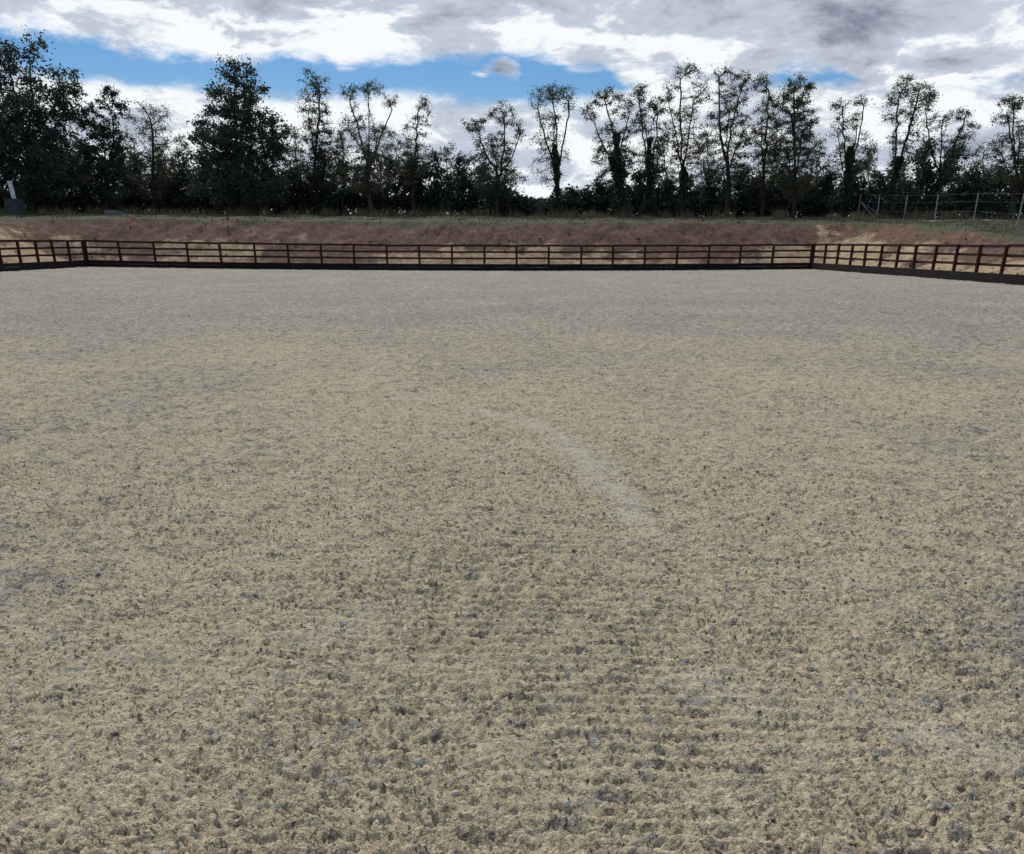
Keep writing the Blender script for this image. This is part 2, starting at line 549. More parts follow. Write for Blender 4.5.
# ------------------------------------------------------------------ arena surface
def build_arena():
    rng = np.random.default_rng(5)
    r1 = 1.3 * 1.0037 ** np.arange(0, int(math.log(16 / 1.3) / math.log(1.0037)) + 1)
    r2 = r1[-1] * 1.006 ** np.arange(1, int(math.log(57.9 / r1[-1]) / math.log(1.006)) + 1)
    ys = np.concatenate([[-4, -2.5, -1.2, 0.0, 0.7, 1.0], r1, r2, [58.0]])
    nc = 520
    t = np.linspace(-1, 1, nc)
    X = np.empty((len(ys), nc + 2)); Y = np.repeat(ys[:, None], nc + 2, axis=1)
    for i, y in enumerate(ys):
        w = 0.56 * max(y, 0) + 0.95
        a = max(-w, xl(y) - 0.15); b = min(w, xr(y) + 0.15)
        X[i, 1:-1] = a + (b - a) * (t + 1) / 2
        X[i, 0] = min(xl(y) - 0.25, a - 0.05); X[i, -1] = max(xr(y) + 0.25, b + 0.05)
    # jitter so that the rows do not show
    sp = np.gradient(ys)[:, None]
    jy = rng.uniform(-0.32, 0.32, X.shape) * np.minimum(sp, 0.2)
    jy[0] = 0; jy[-1] = 0
    Y = np.minimum(Y + jy, yb(X) + 0.12)
    # pale curved drag mark and a few fainter ones
    def trail(pts, wid):
        P = [at(px, py, 10) for px, py in pts]
        Q = []
        for px, py in pts:
            d = ray(px, py); s = -CAM_H / d.z
            Q.append((d.x * s, d.y * s))
        Q = np.array(Q)
        best = np.full(X.shape, 9.0)
        nx = X + 0.10 * perlin(X * 1.5, Y * 1.5, 70) ; ny = Y + 0.2 * perlin(X * 1.2, Y * 1.2, 71)
        for (ax, ay), (bx, by) in zip(Q[:-1], Q[1:]):
            vx, vy = bx - ax, by - ay
            tt = np.clip(((nx - ax) * vx + (ny - ay) * vy) / (vx * vx + vy * vy), 0, 1)
            best = np.minimum(best, np.hypot(nx - ax - tt * vx, ny - ay - tt * vy))
        return np.clip(1 - best / wid, 0, 1)
    tr = trail([(412, 396), (470, 406), (520, 418), (560, 438), (590, 458), (612, 482), (630, 510), (640, 535)], 0.17) ** 0.7 * (0.4 + 0.6 * ss(-0.45, 0.35, fbm(X * 2.6, Y * 2.2, 72, 3)))
    tr = np.maximum(tr, 0.6 * trail([(885, 722), (950, 730), (1010, 742)], 0.12))
    tr = np.maximum(tr, 0.5 * trail([(690, 690), (735, 700), (765, 712)], 0.12))
    tr = np.maximum(tr, 0.45 * trail([(300, 640), (345, 625), (375, 600)], 0.15))
    # relief
    near = 1 - ss(14, 26, Y)
    cl = 0.0
    warpx = X + 0.03 * perlin(X * 9, Y * 9, 40); warpy = Y + 0.03 * perlin(X * 9, Y * 9, 41)
    lump = fbm(warpx * 15, warpy * 15, 1, 2)
    bill = np.abs(fbm(warpx * 34, warpy * 34, 2, 3, 0.6))
    fine = fbm(warpx * 75, warpy * 90, 4, 2, 0.8)
    patch = ss(-0.5, 0.6, fbm(X * 0.9, Y * 0.9, 8, 3))
    fade = 1 - 0.6 * ss(9, 16, Y)
    z = 0.0080 * lump * (0.5 + patch) - 0.015 * bill * fade + 0.0070 * fine * fade * (0.6 + 0.6 * patch)
    pits = np.clip(fbm(warpx * 33, warpy * 48, 15, 3, 0.6) - 0.18, 0, 1)
    z = z - 0.021 * pits * (0.4 + 0.8 * patch) * fade
    z = z + 0.010 * fbm(X * 5, Y * 3.5, 16, 3)
    z = z + ss(9, 18, Y) * (0.016 * fbm(X * 8, Y * 5, 18, 2) + rng.normal(0, 0.006, X.shape))
    # harrow ridges across the arena, strongest down the middle
    rid = np.sin(2 * math.pi * (Y + 0.04 * X + 0.022 * fbm(X * 1.6, Y * 2.0, 30, 3)) / 0.078)
    z = z + 0.0085 * rid * ss(-0.7, 0.3, fbm(X * 0.8, Y * 0.8, 31, 2)) * (0.22 + 0.78 * np.exp(-((X - 0.1) / 0.9) ** 2))
    rid2 = np.sin(2 * math.pi * (X + 0.06 * fbm(X * 0.8, Y * 0.5, 33, 2)) / 0.21)
    z = z + 0.003 * rid2 * ss(0.0, 0.5, fbm(X * 0.5, Y * 0.3, 34, 2))
    z = z * (1 - 0.75 * tr) + 0.012 * fbm(X * 0.9, Y * 0.9, 50, 2)
    z = z * (0.9 + 0.1 * near) + sag(X, Y)
    # patchy grey fibre share; far rise paints clump shade seen at grazing angle
    gr = 0.12 + 0.55 * ss(4, 22, Y) + (0.45 - 0.27 * ss(6, 14, Y)) * fbm(X * 0.45, Y * 0.30, 60, 3) + 0.25 * ss(0.2, 1.6, np.abs(X + 1.1)) * ss(4.5, 2.5, Y)
    gr = gr - 0.55 * np.exp(-((X - 0.05) / 1.1) ** 2) * ss(10, 6, Y) + 0.30 * ss(0.9, 2.2, np.abs(X)) * ss(8, 4, Y)
    V = np.stack([X, Y, z], axis=2).reshape(-1, 3)
    nr, ncx = X.shape
    i = np.arange(nr - 1)[:, None] * ncx + np.arange(ncx - 1)[None, :]
    F = np.stack([i, i + 1, i + ncx + 1, i + ncx], axis=2).reshape(-1, 4)
    me = np_mesh('arena_surface', V, F, smooth=True)
    fattr(me, 'track', tr.ravel()); fattr(me, 'fibre', gr.ravel())
    o = link('arena_surface', me, M['sand'])
    tag(o, 'harrowed pale sand and fibre riding arena surface', None, None, 'structure')
    return o


build_arena()


# ------------------------------------------------------------------ bank and field
def build_ground():
    def axis(lo, hi, c0, c1, step):
        core = np.arange(c0, c1 + step / 2, step)
        out_hi = [c1]; s = step
        while out_hi[-1] < hi:
            s *= 1.25; out_hi.append(out_hi[-1] + s)
        out_lo = [c0]; s = step
        while out_lo[-1] > lo:
            s *= 1.25; out_lo.append(out_lo[-1] - s)
        return np.concatenate([np.array(out_lo[1:])[::-1], core, np.array(out_hi[1:])])
    xs = axis(-3000, 3000, -34, 34, 0.22)
    ys = axis(-800, 4000, 22, 86, 0.22)
    X, Y = np.meshgrid(xs, ys)
    Z = ground_z(X, Y)
    D = dist_out(X, Y)
    ncx = len(xs)
    i = np.arange(len(ys) - 1)[:, None] * ncx + np.arange(ncx - 1)[None, :]
    F = np.stack([i, i + 1, i + ncx + 1, i + ncx], axis=2).reshape(-1, 4)
    Vall = np.stack([X, Y, Z], axis=2).reshape(-1, 3)
    Df = D.ravel()
    fd = Df[F].mean(axis=1)
    inside = Df[F].max(axis=1) <= 0
    edge = 5.6 + 0.0 * fd
    bank = (~inside) & (fd < edge)
    field = (~inside) & (fd >= edge)

    def sub(mask):
        f = F[mask]
        used, inv = np.unique(f, return_inverse=True)
        return Vall[used], inv.reshape(f.shape), used
    v, f, u = sub(bank)
    me = np_mesh('earth_bank', v, f, True)
    d = Df[u]; x, y = v[:, 0], v[:, 1]
    side = np.where(y > yb(x) - 0.5, 0.0, np.where(x > 0, 1.0, 0.55))
    pale = 0.98 - 0.24 * np.clip(d - 0.6, 0, 9) + side * 0.30 + 0.55 * fbm(x * 0.14, y * 0.14, 88, 2)
    fattr(me, 'pale', pale)
    grassy = ss(4.4, 5.4, d + 0.35 * fbm(x * 0.5, y * 0.5, 90, 3))
    fattr(me, 'grassy', grassy)
    o = link('earth_bank', me, M['soil'])
    tag(o, 'bare red-brown earth bank cut around the arena', None, None, 'structure')
    v, f, u = sub(field)
    me = np_mesh('field', v, f, True)
    x, y = v[:, 0], v[:, 1]
    # pale worn track behind the wire fence
    yc = 69 + 0.02 * (x - 30) ** 2 * 0.05
    tr = ss(1.3, 0.5, np.abs(y - yc + 0.5 * fbm(x * 0.3, y * 0.3, 95, 2))) * ss(24.5, 27, x)
    fattr(me, 'track', tr)
    o = link('field', me, M['field'])
    tag(o, 'rough grass field behind the bank', None, None, 'structure')


build_ground()


# ------------------------------------------------------------------ leaf and grass meshes
def leaf_mesh(name, C, size, rng, tint, flat=0.35, aspect=0.55):
    """diamond leaves, one quad each, random facing"""
    n = len(C)
    a = rng.normal(size=(n, 3)); a[:, 2] *= 0.8
    a /= np.linalg.norm(a, axis=1, keepdims=True)
    b = rng.normal(size=(n, 3))
    b -= a * np.sum(a * b, axis=1, keepdims=True)
    b /= np.linalg.norm(b, axis=1, keepdims=True) + 1e-9
    s = np.asarray(size).reshape(-1, 1) * np.ones((n, 1))
    nn = np.cross(a, b)
    P0 = C - a * s * 0.5
    P2 = C + a * s * 0.5
    P1 = C + b * s * aspect * 0.5 + nn * s * 0.10 - a * s * 0.06
    P3 = C - b * s * aspect * 0.5 + nn * s * 0.10 - a * s * 0.06
    V = np.stack([P0, P1, P2, P3], axis=1).reshape(-1, 3)
    F = np.arange(4 * n).reshape(n, 4)
    me = np_mesh(name, V, F)
    fattr(me, 'tint', np.repeat(tint, 4))
    return me


def blade_mesh(name, B, hgt, wid, rng, lean=0.35):
    n = len(B)
    ang = rng.uniform(0, 2 * math.pi, n)
    w = np.stack([np.cos(ang), np.sin(ang), np.zeros(n)], axis=1) * (np.asarray(wid).reshape(-1, 1) / 2)
    l = rng.normal(0, lean, (n, 2))
    h = np.asarray(hgt).reshape(-1)
    tip = B + np.stack([l[:, 0] * h, l[:, 1] * h, h], axis=1)
    V = np.stack([B - w, B + w, tip], axis=1).reshape(-1, 3)
    me = np_mesh(name, V, np.arange(3 * n).reshape(n, 3))
    fattr(me, 'tint', np.repeat(rng.random(n), 3))
    return me


# ------------------------------------------------------------------ trees
def grow(rng, trunk, att, step, infl, kill, iters, par0):
    parent = list(par0)
    P = np.array(trunk, float)
    d2 = ((att[:, None, :] - P[None, :, :]) ** 2).sum(2)
    near = d2.argmin(1); nd = np.sqrt(d2.min(1))
    alive = np.ones(len(att), bool)
    for it in range(iters):
        act = alive & (nd < infl)
        if not act.any():
            act = alive & (nd < nd[alive].min() + 0.5) if alive.any() else act
            if not act.any(): break
        idx = near[act]
        v = att[act] - P[idx]
        v /= np.linalg.norm(v, axis=1, keepdims=True) + 1e-9
        acc = np.zeros((len(P), 3)); np.add.at(acc, idx, v)
        src = np.unique(idx)
        dirs = acc[src] + rng.normal(0, 0.22, (len(src), 3)) + np.array([0, 0, 0.12])
        dirs /= np.linalg.norm(dirs, axis=1, keepdims=True) + 1e-9
        new = P[src] + dirs * step
        base = len(P)
        P = np.vstack([P, new]); parent += list(src)
        d = np.sqrt(((att[:, None, :] - new[None, :, :]) ** 2).sum(2))
        m = d.argmin(1); dm = d.min(1)
        upd = dm < nd
        near[upd] = base + m[upd]; nd[upd] = dm[upd]
        alive &= nd > kill
        if not alive.any() or len(P) > 2600: break
    return P, np.array(parent)


def radii(P, parent, tip=0.011, power=2.25):
    acc = np.zeros(len(P))
    for i in range(len(P) - 1, -1, -1):
        if acc[i] == 0: acc[i] = tip ** power
        if parent[i] >= 0: acc[parent[i]] += acc[i]
    return acc ** (1 / power)


def lobes_points(rng, lobes, Y, n):
    """points spread inside the crown lobes (px, py, rx, ry) standing at distance Y"""
    vol = np.array([l[2] * l[2] * l[3] for l in lobes], float) ** 0.75
    vol /= vol.sum()
    out = []
    for l, v in zip(lobes, vol):
        k = max(4, int(n * v))
        c = at(l[0], l[1], Y)
        rx = (at(l[0] + l[2], l[1], Y) - c).length; rz = (at(l[0], l[1] - l[3], Y) - c).length
        q = rng.normal(size=(k, 3)); q /= np.linalg.norm(q, axis=1, keepdims=True)
        q *= rng.random((k, 1)) ** (1 / 2.4)
        dy = rng.normal(0, 0.25)
        out.append(np.array(c) + q * np.array([rx, max(rx * 0.85, 0.8), rz]) + np.array([0, dy, 0]))
    return np.vstack(out)


def make_tree(name, label, base, lobes, Y, seed, leaves, size, mat='leaf_mid', bark='bark', att=420, group=None,
              cat='tree', ivy=None, bend=0.25, spread=0.19, trunk_to=0.5, bare=0.0, rscale=1.35, limbs=True, skirt=0, low=0.30):
    rng = np.random.default_rng(seed)
    b = at(base[0], base[1], Y)
    bz = gz(b.x, Y) - 0.12
    root = empty(name, (b.x, Y, bz))
    tag(root, label, cat, group)
    org = np.array([b.x, Y, bz])
    infill = []
    if limbs:
        x0 = min(l[0] - l[2] for l in lobes); x1 = max(l[0] + l[2] for l in lobes); yt = min(l[1] for l in lobes)
        infill = [((x0 + x1) / 2 + rng.uniform(-6, 6), (yt + 200) / 2 + 8, (x1 - x0) * 0.42, (200 - yt) * 0.34)]
    A = lobes_points(rng, lobes, Y, att) - org
    if infill:
        A = np.vstack([A, lobes_points(rng, infill, Y, int(att * low)) - org])
    A = A[A[:, 2] > 0.5]
    topz = A[:, 2].max(); cen = A.mean(0)
    hi = trunk_to * topz
    k = max(4, int(hi / 0.45))
    tr = []
    for j in range(k):
        f = j / (k - 1)
        tr.append((cen[0] * f * f * 0.8 + bend * math.sin(f * 2.6 + seed) * f * 0.6, cen[1] * f * 0.5 + bend * math.sin(f * 2 + seed * 1.7) * f * 0.5, hi * f))
    nodes = list(tr); par0 = [-1] + list(range(k - 1))
    if limbs:
        for l in lobes:
            c = np.array(at(l[0], l[1] + l[3] * 0.35, Y)) - org + rng.normal(0, 0.25, 3)
            c[1] += rng.normal(0, 0.8)
            cand = [q for q in range(k) if tr[q][2] < max(c[2] - 1.2, 0.4) and q > k * 0.25]
            if not cand: continue
            st = max(cand[int(rng.uniform(0.35, 1.0) * (len(cand) - 1))], 1)
            p0 = np.array(tr[st]); L = np.linalg.norm(c - p0)
            m = max(3, int(L / 0.36))
            ctrl = p0 + (c - p0) * np.array([0.55, 0.5, 0.42]) + rng.normal(0, 0.12 * L ** 0.5, 3) * np.array([1, 1, 0.3])
            prev = st
            for q in range(1, m + 1):
                f = q / m
                pt = p0 * (1 - f) ** 2 + ctrl * 2 * f * (1 - f) + c * f * f + rng.normal(0, 0.035, 3)
                nodes.append(tuple(pt)); par0.append(prev); prev = len(nodes) - 1
    P, par = grow(rng, nodes, A, 0.28, 2.2, 0.34 if limbs else 0.42, 64, par0)
    r = radii(P, par) * rscale
    r[:k] *= np.linspace(1.15, 1.0, k)
    seg = np.arange(1, len(P))
    p0 = P[par[seg]]; p1 = P[seg]
    r1 = r[seg]; r0 = np.minimum(r[par[seg]], r1 * 1.6)
    big = r1 > 0.035
    V1, F1 = tube_arrays(p0[big], p1[big], r0[big], r1[big], 7)
    V2, F2 = tube_arrays(p0[~big], p1[~big], r0[~big], r1[~big], 3)
    me = np_mesh('trunk', np.vstack([V1, V2]), np.vstack([F1, F2 + len(V1)]), True)
    link('trunk', me, M[bark], root)
    # leaves gather round the thin twigs, in uneven clumps
    tw = np.where((r < 0.026 * rscale + 0.003) & (np.arange(len(P)) > k))[0]
    if bare > 0: tw = tw[rng.random(len(tw)) > bare]
    wgt = np.exp(rng.normal(0, 0.55, len(tw)))
    clump = 0.6 + 0.8 * (np.sin(P[tw, 0] * 1.9 + seed) * np.sin(P[tw, 2] * 1.7 + seed * 2) * np.sin(P[tw, 1] * 1.5) > -0.12)
    wgt *= clump; wgt /= wgt.sum()
    pick = rng.choice(tw, size=leaves, p=wgt)
    sprd = np.where(rng.random(leaves) < 0.55, spread * 0.55, spread * 1.1)[:, None]
    C = P[pick] + rng.normal(0, 1, (leaves, 3)) * sprd * np.array([1, 1, 0.75])
    C[:, 2] = np.maximum(C[:, 2], 0.15)
    if skirt:
        q = rng.normal(0, 1, (skirt, 3)); C = np.vstack([C, np.stack([q[:, 0] * 0.75, q[:, 1] * 0.5, rng.uniform(-0.05, 1.5, skirt)], axis=1)])
        pick = np.concatenate([pick, rng.integers(0, len(P), skirt)]); leaves += skirt
    sz = size * np.exp(rng.normal(0, 0.28, leaves))
    node_t = rng.random(len(P))
    tint = np.clip(0.5 * node_t[pick] + 0.45 * rng.random(leaves) + rng.uniform(-0.15, 0.2), 0, 1)
    link('crown', leaf_mesh('crown', C, sz, rng, tint), M[mat], root)
    if ivy:
        zt = ivy[0]; wd = ivy[1]; nv = ivy[2]
        f = rng.random(nv) ** 0.85
        tp = np.array(tr)
        tz = f * zt
        cx = np.interp(tz, tp[:, 2], tp[:, 0]); cy = np.interp(tz, tp[:, 2], tp[:, 1])
        an = rng.uniform(0, 2 * math.pi, nv)
        lump = 0.75 + 0.35 * np.sin(tz * 2.3 + seed) + 0.25 * np.sin(tz * 5.1 + an * 2)
        rr = wd * lump * (1.15 - 0.75 * f) * np.sqrt(rng.random(nv))
        C = np.stack([cx + rr * np.cos(an), cy + rr * np.sin(an), tz + 0.05], axis=1)
        link('ivy', leaf_mesh('ivy', C, 0.17 * np.exp(rng.normal(0, 0.25, nv)), rng, rng.random(nv)), M['leaf_ivy'], root)
    return root


TREES = [
    # name, label, base, lobes, Y, leaves, size, mat, att, kwargs
    ('broadleaf_tree', 'tallest dense dark tree rising behind the white pipe on its grey block', (34, 213),
     [(36, 50, 13, 24), (8, 66, 20, 28), (58, 92, 24, 28), (20, 110, 42, 42), (76, 84, 9, 22), (-22, 112, 28, 55), (36, 160, 58, 44)], 76, 27000, 0.20, 'leaf_dark', 620, dict(spread=0.30)),
    ('broadleaf_tree', 'mid-height dark tree leaning on the right flank of the tallest tree', (108, 213),
     [(111, 103, 13, 20), (98, 128, 20, 28), (112, 150, 20, 30), (104, 180, 28, 28)], 77, 11000, 0.17, 'leaf_dark', 340, dict()),
    ('slender_tree', 'thin wispy tree with sparse fine leaves between the two dense dark trees', (155, 213),
     [(152, 122, 24, 24), (160, 150, 26, 24), (150, 180, 30, 25)], 79, 6000, 0.12, 'leaf_mid', 420, dict(spread=0.22)),
    ('broadleaf_tree', 'broad dense dark tree with rounded pointed crown standing alone above the hedge', (239, 213),
     [(228, 66, 13, 19), (247, 80, 18, 20), (238, 106, 34, 30), (240, 146, 50, 36), (212, 148, 26, 36), (274, 132, 18, 28), (240, 185, 55, 26)], 76, 25000, 0.19, 'leaf_dark', 600, dict(spread=0.28)),
    ('slender_tree', 'slim upright tree with a leafy oval top beside the broad dense tree', (318, 213),
     [(314, 83, 17, 16), (311, 110, 18, 18), (322, 138, 22, 20), (318, 170, 30, 24)], 79, 8500, 0.135, 'leaf_mid', 420, dict()),
    ('slender_tree', 'open-topped tree with drooping flat crown and pale forked stems', (371, 213),
     [(352, 93, 13, 11), (372, 88, 16, 8), (388, 100, 10, 9), (352, 122, 15, 14), (378, 140, 20, 18), (366, 175, 28, 20)], 78, 7200, 0.13, 'leaf_mid', 400, dict(bark='bark_pale')),
    ('slender_tree', 'narrow tree with one small leafy tuft above a bare spike', (414, 213),
     [(424, 107, 9, 11), (422, 128, 11, 13), (408, 140, 6, 22), (414, 160, 20, 22)], 79, 4600, 0.13, 'leaf_mid', 280, dict()),
    ('slender_tree', 'wide straggling tree with loose clumps at the edge of the sky gap', (498, 213),
     [(476, 126, 14, 12), (502, 113, 15, 13), (518, 130, 9, 12), (494, 148, 20, 18), (500, 178, 26, 22)], 78, 8200, 0.14, 'leaf_mid', 400, dict()),
    ('slender_tree', 'solitary umbrella-crowned tree with ivy-clad lower trunk in the sky gap', (558, 213),
     [(553, 94, 24, 9), (536, 104, 9, 7), (570, 106, 8, 8), (548, 118, 14, 6)], 78, 3900, 0.13, 'leaf_mid', 330, dict(ivy=(4.9, 0.55, 3000), trunk_to=0.55, spread=0.24)),
    ('slender_tree', 'ragged tree with drooping side branch and thick ivy-covered fork', (620, 213),
     [(606, 97, 17, 9), (590, 112, 10, 14), (622, 108, 13, 13), (608, 135, 14, 14), (622, 160, 18, 20)], 77, 6200, 0.135, 'leaf_mid', 380, dict(ivy=(5.6, 0.85, 5200), trunk_to=0.5)),
    ('slender_tree', 'slim tree with ivy column next to the ragged ivy-forked tree', (648, 213),
     [(640, 94, 11, 10), (655, 106, 12, 12), (642, 122, 12, 12), (654, 150, 14, 16)], 78, 4600, 0.135, 'leaf_mid', 300, dict(ivy=(5.3, 0.6, 3800), trunk_to=0.5)),
    ('slender_tree', 'tall bare-limbed tree with thin leafy top and straight pale stems', (680, 213),
     [(688, 72, 15, 10), (672, 90, 11, 11), (702, 92, 11, 13), (680, 115, 14, 13), (690, 148, 20, 22)], 78, 5400, 0.13, 'leaf_mid', 420, dict(bark='bark_pale', ivy=(3.5, 0.55, 2500), trunk_to=0.45)),
    ('slender_tree', 'tall airy tree with several upright stems and wide feathery top', (726, 213),
     [(722, 75, 14, 10), (744, 80, 13, 13), (730, 100, 18, 16), (716, 125, 14, 18), (742, 130, 16, 22), (730, 165, 24, 24)], 77, 8400, 0.13, 'leaf_mid', 480, dict()),
    ('slender_tree', 'narrow feathery tree squeezed between two taller airy trees', (762, 213),
     [(763, 84, 11, 13), (766, 108, 13, 16), (758, 136, 13, 20), (764, 170, 18, 22)], 79, 5600, 0.13, 'leaf_mid', 320, dict()),
    ('slender_tree', 'fuller leafy oval tree at the end of the close tall row', (794, 213),
     [(796, 92, 18, 17), (788, 112, 20, 18), (802, 124, 18, 20), (792, 148, 22, 22), (796, 178, 24, 20)], 77, 12500, 0.14, 'leaf_mid', 440, dict()),
    ('slender_tree', 'Y-shaped tree with ivy trunk and two thin leafy arms', (846, 213),
     [(838, 106, 9, 8), (860, 102, 12, 6), (852, 122, 10, 10), (838, 130, 8, 12), (846, 158, 16, 18)], 78, 4000, 0.13, 'leaf_mid', 330, dict(ivy=(4.8, 0.6, 3400), trunk_to=0.45)),
    ('slender_tree', 'leaning tree with rounded leafy head on a bare slanting stem', (887, 212),
     [(906, 86, 15, 9), (916, 98, 20, 11), (894, 100, 9, 9), (888, 118, 8, 8), (910, 114, 12, 8)], 77, 5400, 0.135, 'leaf_mid', 360, dict(bend=0.1, trunk_to=0.5, ivy=(4.2, 0.5, 2800))),
    ('slender_tree', 'low arching tree spreading over the round dark bush', (930, 212),
     [(956, 117, 18, 8), (938, 122, 12, 12), (970, 132, 12, 12), (928, 106, 7, 14), (948, 145, 20, 14)], 79, 5200, 0.13, 'leaf_mid', 380, dict()),
    ('slender_tree', 'airy tree with layered top rising behind the wire fence end', (1012, 212),
     [(1016, 102, 16, 9), (1006, 118, 15, 9), (1026, 128, 14, 12), (1004, 145, 16, 14), (1018, 170, 24, 20)], 77, 6800, 0.135, 'leaf_mid', 400, dict()),
    ('slender_tree', 'airy tree past the end of the wire fence', (1062, 212),
     [(1064, 110, 16, 12), (1056, 135, 18, 16), (1068, 165, 22, 22)], 78, 5200, 0.135, 'leaf_mid', 300, dict()),
    ('broadleaf_tree', 'dense dark tree behind the flank of the left bank', (-70, 213),
     [(-70, 90, 30, 30), (-65, 135, 40, 40), (-70, 180, 45, 30)], 77, 12000, 0.20, 'leaf_dark', 380, dict()),
]
for i, (nm, lb, bs, lo, Y, nl, sz, mt, na, kw) in enumerate(TREES):
    if mt == 'leaf_mid': nl, sz, na = int(nl * 2.0), sz * 0.70, int(na * 1.6)
    else: nl, sz, na = int(nl * 1.4), sz * 0.9, int(na * 1.25)
    make_tree(nm, lb, bs, lo, Y, 100 + i * 7, nl, sz, mt, att=na, group='trees along the field edge', **kw)

NICK = ['tallest dense tree', 'flanking mid-height tree', 'wispy sparse tree', 'broad dense lone tree', 'slim oval-topped tree', 'flat-crowned forked tree',
        'tree with a bare spike', 'straggling tree by the sky gap', 'umbrella-crowned tree', 'ragged ivy-forked tree', 'slim ivy column tree', 'pale-stemmed bare-limbed tree',
        'feathery multi-stemmed tree', 'narrow squeezed tree', 'fuller leafy oval tree', 'Y-shaped tree', 'leaning round-headed tree', 'low arching tree',
        'layered-top tree', 'airy tree past the wire fence', 'dense tree behind the bank flank']
order = sorted(range(len(TREES)), key=lambda q: TREES[q][2][0])
for j, (bx, ty, hw) in enumerate(((132, 128, 14), (182, 132, 12), (296, 122, 14), (342, 128, 13), (394, 132, 14), (448, 140, 13), (664, 122, 13), (706, 128, 12),
                                  (776, 118, 12), (822, 135, 13), (870, 140, 13), (986, 138, 14))):
    lf = max([q for q in order if TREES[q][2][0] <= bx], key=lambda q: TREES[q][2][0])
    rt = min([q for q in order if TREES[q][2][0] > bx], key=lambda q: TREES[q][2][0])
    hh = 205 - ty
    make_tree('sapling', 'sapling between the %s and %s' % (NICK[lf], NICK[rt]), (bx + 3, 213),
              [(bx, ty + hh * 0.15, hw * 0.6, hh * 0.15), (bx - 4, ty + hh * 0.40, hw, hh * 0.2), (bx + 4, ty + hh * 0.7, hw * 1.1, hh * 0.25)],
              84.0 + (j % 3), 3000 + j * 5, 4200, 0.105, 'leaf_mid', att=330, group='saplings between the taller trees', rscale=1.1)
# hedge of bushes beneath the trees
prof_x = [-90, 60, 130, 180, 290, 330, 400, 440, 470, 495, 512, 522, 552, 568, 582, 596, 640, 690, 740, 800, 850, 890, 918, 940, 960, 990, 1024, 1090]
prof_y = [112, 128, 148, 150, 150, 148, 152, 150, 156, 172, 194, 205, 205, 198, 170, 178, 166, 170, 164, 166, 166, 158, 146, 138, 148, 160, 152, 152]
rb = random.Random(4)
px = -84
bi = 0
while px < 1086:
    ty = float(np.interp(px, prof_x, prof_y)) + rb.uniform(-5, 9)
    hw = rb.uniform(15, 21)
    if 512 < px < 570: hw = 13
    Yb = rb.uniform(79.5, 83.5)
    hgt = 216 - ty
    if hgt < 20:
        lobes = [(px, 211, hw + 4, 7), (px + 8, 209, hw * 0.6, 7)]
        lb, grp, nl, na = 'low dark scrub closing the foot of the sky gap', 'low scrub in the sky gap', 2200, 60
    else:
        lobes = [(px + rb.uniform(-3, 3), ty + hgt * 0.24, hw * 0.62, hgt * 0.24), (px - hw * 0.3, ty + hgt * 0.55, hw * 0.85, hgt * 0.33),
                 (px + hw * 0.35, ty + hgt * 0.62, hw * 0.85, hgt * 0.33), (px, 202, hw * 1.15, 13)]
        lb, grp, nl, na = 'dark bushy hedge shrub filling the foot of the tree row', 'hedge shrubs under the tree row', 5200, 150
    if 572 < px < 590:
        lb, grp = 'short ivy-smothered stump beside the umbrella-crowned tree', None
    if hgt >= 20 and grp:
        near_t = min(range(len(TREES)), key=lambda q: abs(TREES[q][2][0] - px))
        lb = 'dark hedge shrub at the foot of the ' + NICK[near_t]
        grp = 'hedge shrubs under the ' + NICK[near_t]
    make_tree('hedge_shrub', lb, (px, 214), lobes, Yb, 900 + bi * 3, int(nl * 0.78), 0.215, 'leaf_dark', att=na, group=grp, cat='shrub',
              spread=0.30, trunk_to=0.25, bend=0.1, rscale=0.8, limbs=False, skirt=1500)
    px += hw * 1.28
    bi += 1


# ------------------------------------------------------------------ timber fences
POST_H = 1.31


def fz(x, y): return float(sag(np.array([x]), np.array([y]))[0])


def post_mesh(w, h):
    me = bpy.data.meshes.new('post')
    c = 0.012
    V = []
    for z, k in ((-0.35, 0), (h - 0.02, 0), (h, c)):
        a = w / 2 - k; e = c
        for sx, sy in ((-1, -1), (1, -1), (1, 1), (-1, 1)):
            if sx * sy > 0:
                V += [(sx * a, sy * (a - e), z), (sx * (a - e), sy * a, z)]
            else:
                V += [(sx * (a - e), sy * a, z), (sx * a, sy * (a - e), z)]
    F = []
    for r in range(2):
        for k in range(8):
            k2 = (k + 1) % 8
            F.append((r * 8 + k, r * 8 + k2, r * 8 + 8 + k2, r * 8 + 8 + k))
    F += [tuple(range(7, -1, -1)), tuple(range(16, 24))]
    me.from_pydata(V, [], F); me.update()
    me.materials.append(M['timber'])
    return me


PM = post_mesh(0.115, POST_H); PMC = post_mesh(0.20, POST_H + 0.02)


